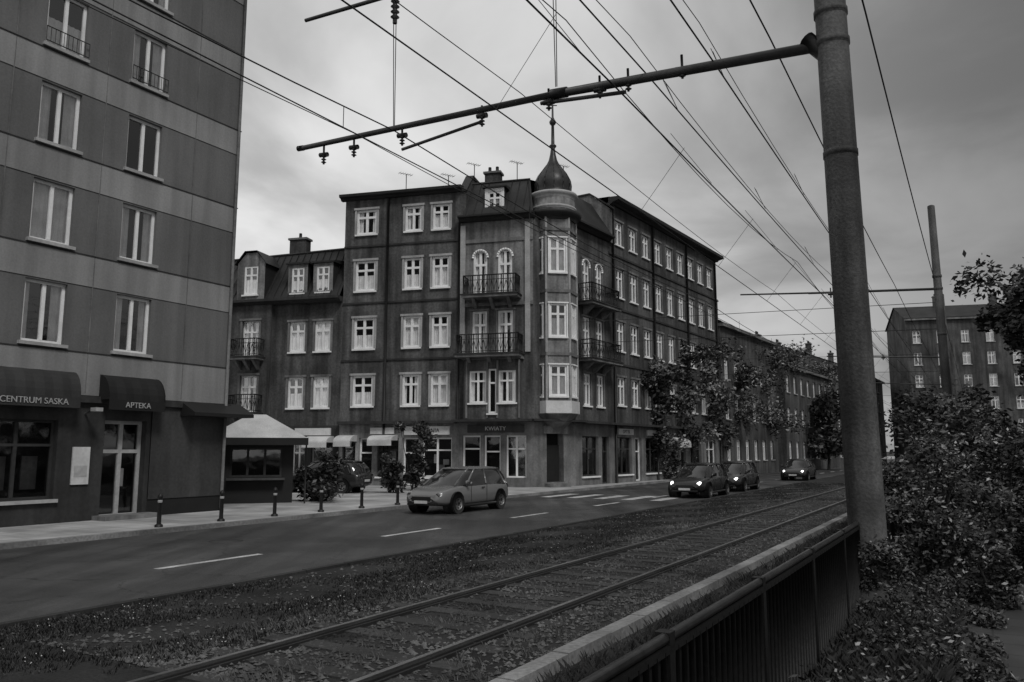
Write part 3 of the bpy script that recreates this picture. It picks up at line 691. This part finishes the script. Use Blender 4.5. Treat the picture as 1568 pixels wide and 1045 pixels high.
for L,z,r,sg in rowsW: wire(L,z,r=r,sag=sg)
for k in range(-3,20):
    S=k*6.8+3.3
    tube(g,'droppers','wire',LS(-9.3,S,8.05),LS(-9.3,S,7.65),.007,n=4); tube(g,'droppers','wire',LS(-5.6,S,9.2),LS(-4.7,S,7.86),.006,n=4)
    tube(g,'droppers','wire',LS(-5.6,S+1,9.2),LS(-6.75,S+1,7.8),.006,n=4)
    for e in (0,.12): tube(g,'droppers','wire',LS(-3.3,S+2+e,8.45),LS(-3.1,S+2,7.9),.006,n=4); tube(g,'droppers','wire',LS(-4.45,S+3+e,8.6),LS(-4.2,S+3,8.0),.006,n=4)
for S in (40,62,90):
    for z in (8.6,7.4):
        tube(g,'span_wires','wire',LS(-21,S,z+.6),LS(-1.2,S,z),.014,n=4)
g.done()

# ------------------------------------------------------------ fence
g=G('metal_fence',tuple(LS(-1.42,10)))
L=-1.42; S=-4.
while S<40:
    box(g,'fence_posts','fence',ST,S-.04,S+.04,L-.05,L+.03,0,1.1)
    box(g,'fence_panels','fence',ST,S+.04,S+1.96,L-.008,L+.008,.08,1.02)
    for j in range(16):
        a=S+.1+j*.12; tube(g,'panel_ribs','fence',ST(a,L+.012,.08),ST(a,L+.012,1.02),.022,n=5)
    S+=2.
tube(g,'top_rail','fencetop',ST(-4,L,1.07),ST(40,L,1.07),.028,n=10); box(g,'cap_strip','fence',ST,-4,40,L-.03,L+.03,1.0,1.04)
g.done()
for k in range(9):
    c=LS(-17.75,13.1+1.9*k); g=G('bollard',tuple(c))
    lathe(g,'post','iron',c.to_2d(),[(.06,.1),(.055,.14),(.05,.82),(.065,.84),(.065,.88),(.035,.93),(.0,.95)],12)
    lathe(g,'base_ring','iron',c.to_2d(),[(.1,.12),(.1,.17),(.055,.2)],12); lathe(g,'neck_ring','trimg',c.to_2d(),[(.052,.72),(.057,.73),(.057,.77),(.051,.78)],12)
    g.done()

# ------------------------------------------------------------ kiosk
kc=Vector((-9.6,30.2,0)); FK=F(kc.to_2d(),(.9,.3),(.3,-.9)); g=G('market_kiosk',tuple(kc))
wall(g,'front','awn_d',FK,-1.3,1.3,.12,2.4,[(-.9,.9,1.05,2.1)],.1,b=1.0); window(g,FK,-.9,.9,1.05,2.1,b=1.,rec=.06,mull=2,trans=False,curt=.99,trim='render_d',sill=False)
for a in(-1.3,1.3): poly(g,'sides','awn_d',[FK(a,1,.12),FK(a,-1,.12),FK(a,-1,2.4),FK(a,1,2.4)])
poly(g,'back','awn_d',[FK(-1.3,-1,.12),FK(1.3,-1,.12),FK(1.3,-1,2.4),FK(-1.3,-1,2.4)])
box(g,'counter','shop',FK,-1.,1.,1.0,1.35,.95,1.02)
rp=[FK(-1.75,1.7,2.45),FK(1.75,1.7,2.45),FK(1.75,-1.3,2.45),FK(-1.75,-1.3,2.45),FK(-.3,.1,3.35),FK(.3,.1,3.35)]
g.add('canopy_roof',M['awn_l'],rp,[(0,1,5,4),(1,2,5),(2,3,4,5),(3,0,4),(0,1,2,3)])
box(g,'valance','awn_d',FK,-1.76,1.76,1.7,1.73,2.2,2.46)
for a in (-1.7,1.7): tube(g,'canopy_posts','iron',FK(a,1.65,.1),FK(a,1.65,2.45),.03)
g.done()

# ------------------------------------------------------------ cars
def car(name,pos,heading,body,lit=False):
    cm=mat(name+'_paint',body,.2,.04,1,40,0,spec=.6,metal=.2)
    M['_c']=cm
    g=G(name,(pos[0],pos[1],pos[2])); 
    g.xf=Matrix.Translation(Vector(pos))@Matrix.Rotation(heading,4,'Z')
    st=[(-2.12,.6,.4,.7),(-2.05,.76,.3,.86),(-1.85,.82,.24,.93),(-1.3,.855,.21,.95),(-.6,.865,.2,.93),(.3,.865,.2,.92),(1.0,.86,.2,.9),(1.5,.83,.22,.83),(1.9,.76,.25,.73),(2.08,.62,.3,.62),(2.14,.48,.38,.52)]
    vs=[];fs=[];n=12
    for x,w,zb,zt in st:
        h=zt-zb
        ring=[(w*.7,zb),(w*.96,zb+.06),(w,zb+h*.35),(w*.985,zb+h*.7),(w*.93,zt-.05),(w*.72,zt)]
        vs+=[(x,y,z) for y,z in ring]+[(x,-y,z) for y,z in reversed(ring)]
    for k in range(len(st)-1):
        for i in range(n): fs.append((k*n+i,k*n+(i+1)%n,(k+1)*n+(i+1)%n,(k+1)*n+i))
    fs.append(tuple(range(n))); fs.append(tuple(range(len(st)*n-1,len(st)*n-n-1,-1)))
    g.add('body_shell',cm,vs,fs,True,2)
    lv=[(.84,-2.0,1.28,.79),(1.08,-1.92,.92,.75),(1.3,-1.74,.52,.67),(1.39,-1.6,.3,.61)]
    vs=[];fs=[]
    for z,x0,x1,w in lv:
        vs+=[(x0,w*.85,z),(x0+.3,w,z),(x1-.5,w,z),(x1-.06,w*.8,z),(x1-.06,-w*.8,z),(x1-.5,-w,z),(x0+.3,-w,z),(x0,-w*.85,z)]
    n=8
    for k in range(3):
        for i in range(n): fs.append((k*n+i,k*n+(i+1)%n,(k+1)*n+(i+1)%n,(k+1)*n+i))
    fs.append(tuple(range(24,32)))
    g.add('window_glass',M['carglass'],vs,fs,True)
    vs=[];fs=[]
    for z,x0,x1,w in [(1.375,-1.66,.34,.63),(1.42,-1.58,.22,.58),(1.45,-1.2,-.1,.42)]:
        vs+=[(x0,w*.85,z),(x0+.25,w,z),(x1-.3,w,z),(x1,w*.8,z),(x1,-w*.8,z),(x1-.3,-w,z),(x0+.25,-w,z),(x0,-w*.85,z)]
    for k in range(2):
        for i in range(n): fs.append((k*n+i,k*n+(i+1)%n,(k+1)*n+(i+1)%n,(k+1)*n+i))
    fs+= [tuple(range(8)),tuple(range(16,24))]
    g.add('roof_panel',cm,vs,fs,True)
    for e in (-1,1):
        for a,b_ in (((.76,.79,.88),(.02,.61,1.385)),((-.45,.79,.9),(-.5,.64,1.38)),((-1.68,.79,.88),(-1.35,.63,1.385)),((-1.98,.67,.86),(-1.6,.54,1.385)),((1.2,.62,.86),(.24,.49,1.385))):
            tube(g,'pillars','_c',(a[0],e*a[1],a[2]),(b_[0],e*b_[1],b_[2]),.035,n=6)
        for x in (-1.32,1.32):
            tube(g,'wheel_arches','black',(x,e*.5,.34),(x,e*.868,.34),.36,n=24)
            tube(g,'tyres','tyre',(x,e*.66,.31),(x,e*.885,.31),.31,n=24); tube(g,'rims','rim',(x,e*.8,.31),(x,e*.892,.31),.19,n=16)
            tube(g,'hubs','black',(x,e*.88,.31),(x,e*.9,.31),.06,n=8)
            for q in range(5):
                an=q*1.2566; tube(g,'rim_gaps','black',(x+.13*math.cos(an),e*.886,.31+.13*math.sin(an)),(x+.13*math.cos(an),e*.895,.31+.13*math.sin(an)),.035,n=6)
        tube(g,'door_mirrors','_c',(.78,e*.84,.96),(.8,e*1.0,.98),.075,.06,8)
        tube(g,'sills','black',(-1.,e*.84,.24),(1.,e*.84,.24),.05,n=6)
        tube(g,'door_handles','black',(-.25,e*.87,.78),(-.1,e*.87,.78),.02,n=5); tube(g,'door_seam','black',(.55,e*.872,.32),(.55,e*.86,.86),.008,n=4); tube(g,'door_seam','black',(-.4,e*.875,.32),(-.4,e*.865,.86),.008,n=4)
        hx=1.99; tube(g,'headlamps','head' if lit else 'rim',(hx-.12,e*.6,.62),(hx+.05,e*.55,.58),.09,.075,10); tube(g,'tail_lamps','shop',(-1.98,e*.66,.76),(-2.08,e*.62,.74),.1,.09,8)
    f=F((0,0),(1,0),(0,1))
    box(g,'grille','black',f,2.06,2.15,-.36,.36,.42,.55); box(g,'number_plate','signw',f,2.15,2.165,-.25,.25,.34,.43); box(g,'rear_plate','signw',f,-2.15,-2.13,-.25,.25,.5,.6)
    box(g,'bumper','black',f,2.02,2.13,-.55,.55,.28,.35)
    g.xf=None; g.done()
ha=math.atan2(SY,SX)
p=LS(-15.3,22.8); car('hatchback_car',(p.x,p.y,.01),ha+math.pi,.17)
p=LS(-10.8,35.2); car('passenger_car',(p.x,p.y,.01),ha+math.pi,.02,True)
p=LS(-10.9,41.5); car('passenger_car',(p.x,p.y,.01),ha+math.pi,.03,True)
p=LS(-10.8,58.); car('passenger_car',(p.x,p.y,.01),ha+math.pi,.04,True)
car('parked_car',(-8.6,37.,.12),math.atan2(.25,-.968),.03); car('parked_car',(-13.4,38.6,.12),math.atan2(.25,-.968),.08)

# ------------------------------------------------------------ vegetation
def leafset(g,name,m,centres,n,size,flat=.7):
    vs=[];fs=[]
    for i in range(n):
        c,r=random.choice(centres)
        d=Vector((random.gauss(0,1),random.gauss(0,1),random.gauss(0,1)*flat)); d.normalize(); rad=r*(R()**.45)*(1.35 if R()<.12 else 1)
        q=c+d*rad; 
        if q.z<.02: q.z=U(.02,.15)
        a=Vector((U(-1,1),U(-1,1),U(-.6,.6))).normalized(); b=a.cross(Vector((U(-1,1),U(-1,1),U(-1,1)))).normalized()
        s=size*U(.5,1.4); o=len(vs)
        vs+=[q-a*s,q+b*s*.45,q+a*s,q-b*s*.45]; fs.append((o,o+1,o+2,o+3))
    g.add(name,M[m],vs,fs)
def tree(name,pos,h,cr,n,size,tr=.16,ms=('leaf1','leaf2','leaf3'),mix=(.3,.4,.3),nl=9,low=2):
    g=G(name,pos); base=Vector(pos)
    ends=[]
    seg=5; pts=[base]
    for i in range(seg): pts.append(pts[-1]+Vector((U(-.15,.15),U(-.15,.15),h*.75/seg)))
    for i in range(seg): tube(g,'trunk','bark',pts[i],pts[i+1],tr*(1-i/seg*.75),tr*(1-(i+1)/seg*.75),9)
    for k in range(nl):
        i=random.randint(low,seg); s=pts[i-1].lerp(pts[i],R()); an=k*2.4+U(-.4,.4); ln=cr*U(.6,1.)
        mid=s+Vector((math.cos(an)*ln*.5,math.sin(an)*ln*.5,ln*U(.15,.4))); e=mid+Vector((math.cos(an+U(-.5,.5))*ln*.5,math.sin(an+U(-.5,.5))*ln*.5,ln*U(.1,.45)))
        tube(g,'limbs','bark',s,mid,tr*.4,tr*.25,6); tube(g,'limbs','bark',mid,e,tr*.25,tr*.08,6)
        ends+= [(e,cr*U(.22,.38)),(mid+Vector((U(-.4,.4),U(-.4,.4),.3)),cr*U(.2,.34))]
        for q in range(2):
            e2=mid+Vector((U(-1,1),U(-1,1),U(0,1)))*cr*.4; tube(g,'limbs','bark',mid,e2,tr*.15,tr*.05,5); ends.append((e2,cr*U(.16,.3)))
    for i in range(low,seg):   # inner crown along the leader
        for q in range(3):
            ends.append((pts[i].lerp(pts[i+1],R())+Vector((U(-.4,.4),U(-.4,.4),U(0,.4)))*cr*.5,cr*U(.25,.42)))
    top=pts[-1]+Vector((0,0,h*.16)); tube(g,'limbs','bark',pts[-1],top,tr*.25,tr*.06,6)
    ends+= [(pts[-1].lerp(top,t),cr*(.4-.18*t)) for t in (0,.35,.7,1.)]
    for m,x in zip(ms,mix):
        sub=[e for e in ends if R()<.65] or ends
        leafset(g,'foliage_'+m,m,sub,int(n*x),size)
    g.done()
def shrub(name,pos,rx,h,n,size,ms=('leaf1','leaf2','leaf3'),mix=(.3,.4,.3),k=10):
    g=G(name,pos); b=Vector(pos); ends=[]
    for i in range(k):
        e=b+Vector((random.gauss(0,rx*.45),random.gauss(0,rx*.45),h*U(.25,.95))); tube(g,'stems','bark',b+Vector((U(-.2,.2),U(-.2,.2),0)),e,.03,.01,5)
        ends.append((e,rx*U(.22,.45))); ends.append((b.lerp(e,.5),rx*U(.25,.5)))
    for m,x in zip(ms,mix):
        sub=[e for e in ends if R()<.6] or ends
        leafset(g,'foliage_'+m,m,sub,int(n*x),size)
    g.done()
for S,L,h,cr in ((50,-18.5,8.6,2.4),(55,-18.2,10.,2.8),(60.5,-18.,11.5,3.2),(67,-17.8,12.5,3.6),(75,-17.6,13,4.),(85,-17.6,13.5,4.2),(98,-17.6,14.5,4.8),(112,-18.5,14,5.5),(128,-19,14.5,6)):
    p=LS(L,S,.1); tree('street_tree',tuple(p),h,cr,7500,.16,ms=('leafp','leaf1','leaf3'),mix=(.2,.3,.5),nl=13,low=2)
for S,h in ((51,2.2),(57,2.6),(63,2.5),(70,3.),(78,3.2)):
    p=LS(-18.4,S,.1); shrub('shrub',tuple(p),1.5,h,3500,.12,ms=('leafp','leaf1','leaf3'),mix=(.2,.3,.5))
for x,y,h,cr in ((33,84,8,3.2),(33,100,9,4.),(42,110,9,4.)):
    tree('tree',(x,y,0),h,cr,4000,.28,mix=(.2,.35,.45))
tree('tree',(14.4,20.6,0),9.,1.7,18000,.09,mix=(.1,.3,.6),nl=18); tree('tree',(18.2,26.,0),8.8,2.3,13000,.12,mix=(.1,.3,.6),nl=14)
shrub('shrub',(-7.2,30.5,.1),1.1,2.1,3500,.1,mix=(.1,.3,.6)); shrub('shrub',(-5.4,36.5,.1),.8,2.0,2500,.09,mix=(.1,.3,.6)); shrub('shrub',(-4.6,38.5,.1),.8,3.4,2500,.1,mix=(.2,.3,.5))
for (L,S,r,h,n,sz,mx) in ((-.75,15.6,.8,2.2,9000,.045,(.12,.25,.3,.33)),(-.6,17.4,1.0,2.7,9000,.05,(.1,.2,.3,.4)),(-.5,19.6,1.1,3.1,9000,.06,(.08,.2,.3,.42)),(-.3,22.,1.4,3.4,8000,.07,(.06,.2,.3,.44)),
   (-.8,14.,.6,1.5,7000,.04,(.15,.3,.3,.25)),(-.1,25,1.6,3.7,7000,.08,(.05,.2,.3,.45)),(.5,19.2,.9,2.6,8000,.055,(.1,.2,.3,.4)),(-2.2,22,.6,1.,3000,.06,(.1,.3,.3,.3)),(-2.2,27,.8,1.5,3000,.07,(.1,.3,.3,.3)),(-2.2,32,.9,1.8,3000,.08,(.1,.3,.3,.3)),(3.8,19,1.,2.6,7000,.06,(.1,.2,.3,.4)),(.4,14.8,.6,1.5,6000,.045,(.1,.25,.3,.35)),(.1,12.2,.4,.8,4000,.035,(.1,.25,.3,.35))):
    p=LS(L,S); shrub('shrub',tuple(p),r,h,n,sz,ms=('leafp','leaf1','leaf2','leaf3'),mix=mx,k=15)
g=G('ivy_ground_cover')
cent=[(LS(U(-1.3,-.4),U(6.2,14),.08),U(.1,.34)) for i in range(80)]+[(LS(U(-.4,.1),U(7,14),.04),U(.06,.16)) for i in range(25)]
for m,nn in (('leafp',1600),('leaf1',6500),('leaf2',8000),('leaf3',8000)): leafset(g,'foliage_'+m,m,cent,nn,.03,.5)
cent=[(Vector((4.64,10.5,z))+Vector((U(-.25,.35),U(-.25,.1),0)),U(.12,.28)) for z in (.2,.35,.5,.7) for q in range(2)]
for m,nn in (('leafp',500),('leaf1',1800),('leaf3',2500)): leafset(g,'climbing_'+m,m,cent,nn,.03,.6)
g.done()

# ------------------------------------------------------------ sky & light
w=bpy.data.worlds.new('World'); scene.world=w; w.use_nodes=True; nt=w.node_tree; N=nt.nodes; K=nt.links; N.clear()
out=N.new('ShaderNodeOutputWorld'); bg=N.new('ShaderNodeBackground'); K.new(bg.outputs[0],out.inputs[0])
sun_el=math.radians(50); sun_az=math.radians(150)
sky=N.new('ShaderNodeTexSky'); sky.sky_type='NISHITA'; sky.sun_disc=False; sky.sun_elevation=sun_el; sky.sun_rotation=sun_az
bw=N.new('ShaderNodeRGBToBW'); K.new(sky.outputs[0],bw.inputs[0])
tc=N.new('ShaderNodeTexCoord'); sp=N.new('ShaderNodeSeparateXYZ'); K.new(tc.outputs['Generated'],sp.inputs[0])
def mth(op,a,b=None,c=None,clamp=False):
    x=N.new('ShaderNodeMath'); x.operation=op; x.use_clamp=clamp
    for i,v in enumerate((a,b,c)):
        if v is None: continue
        if isinstance(v,(int,float)): x.inputs[i].default_value=v
        else: K.new(v,x.inputs[i])
    return x.outputs[0]
def rngw(src,a,b,c,d,smooth=True):
    r=N.new('ShaderNodeMapRange')
    if smooth: r.interpolation_type='SMOOTHSTEP'
    for nm,v in zip(('From Min','From Max','To Min','To Max'),(a,b,c,d)): r.inputs[nm].default_value=v
    K.new(src,r.inputs['Value']); return r.outputs[0]
X,Y,Z=sp.outputs
zz=mth('ADD',mth('MAXIMUM',Z,0.),.2)
cv=N.new('ShaderNodeCombineXYZ'); K.new(mth('DIVIDE',X,zz),cv.inputs[0]); K.new(mth('DIVIDE',Y,zz),cv.inputs[1])
n1=N.new('ShaderNodeTexNoise'); n1.inputs['Scale'].default_value=1.25; n1.inputs['Detail'].default_value=7; n1.inputs['Roughness'].default_value=.5; n1.inputs['Distortion'].default_value=.5
K.new(cv.outputs[0],n1.inputs['Vector'])
cloud=rngw(n1.outputs[0],.34,.66,.6,1.12)
rx=rngw(X,.02,.56,9.2,3.2)
rz=rngw(Z,0.,.6,1.05,.8,False)
cl=mth('MULTIPLY',mth('MULTIPLY',cloud,rx),rz)
tot=mth('ADD',mth('MULTIPLY',bw.outputs[0],.06),cl)
cb=N.new('ShaderNodeCombineColor')
for i in range(3): K.new(tot,cb.inputs[i])
K.new(cb.outputs[0],bg.inputs[0]); bg.inputs[1].default_value=.085
sl=bpy.data.lights.new('sun','SUN'); sl.energy=1.5; sl.angle=math.radians(14); sl.color=(1,.995,.985)
so=bpy.data.objects.new('sun',sl); link(so)
d=Vector((math.sin(sun_az)*math.cos(sun_el),math.cos(sun_az)*math.cos(sun_el),math.sin(sun_el)))
so.rotation_euler=d.to_track_quat('Z','Y').to_euler(); so.location=(0,0,40)
# ------------------------------------------------------------ camera
c=bpy.data.cameras.new('camera'); c.lens=28; c.sensor_width=36; c.clip_end=3000; c.clip_start=.05
co=bpy.data.objects.new('camera',c); link(co); co.location=(0,0,2.0); co.rotation_euler=(math.radians(97.84),0,0)
scene.camera=co
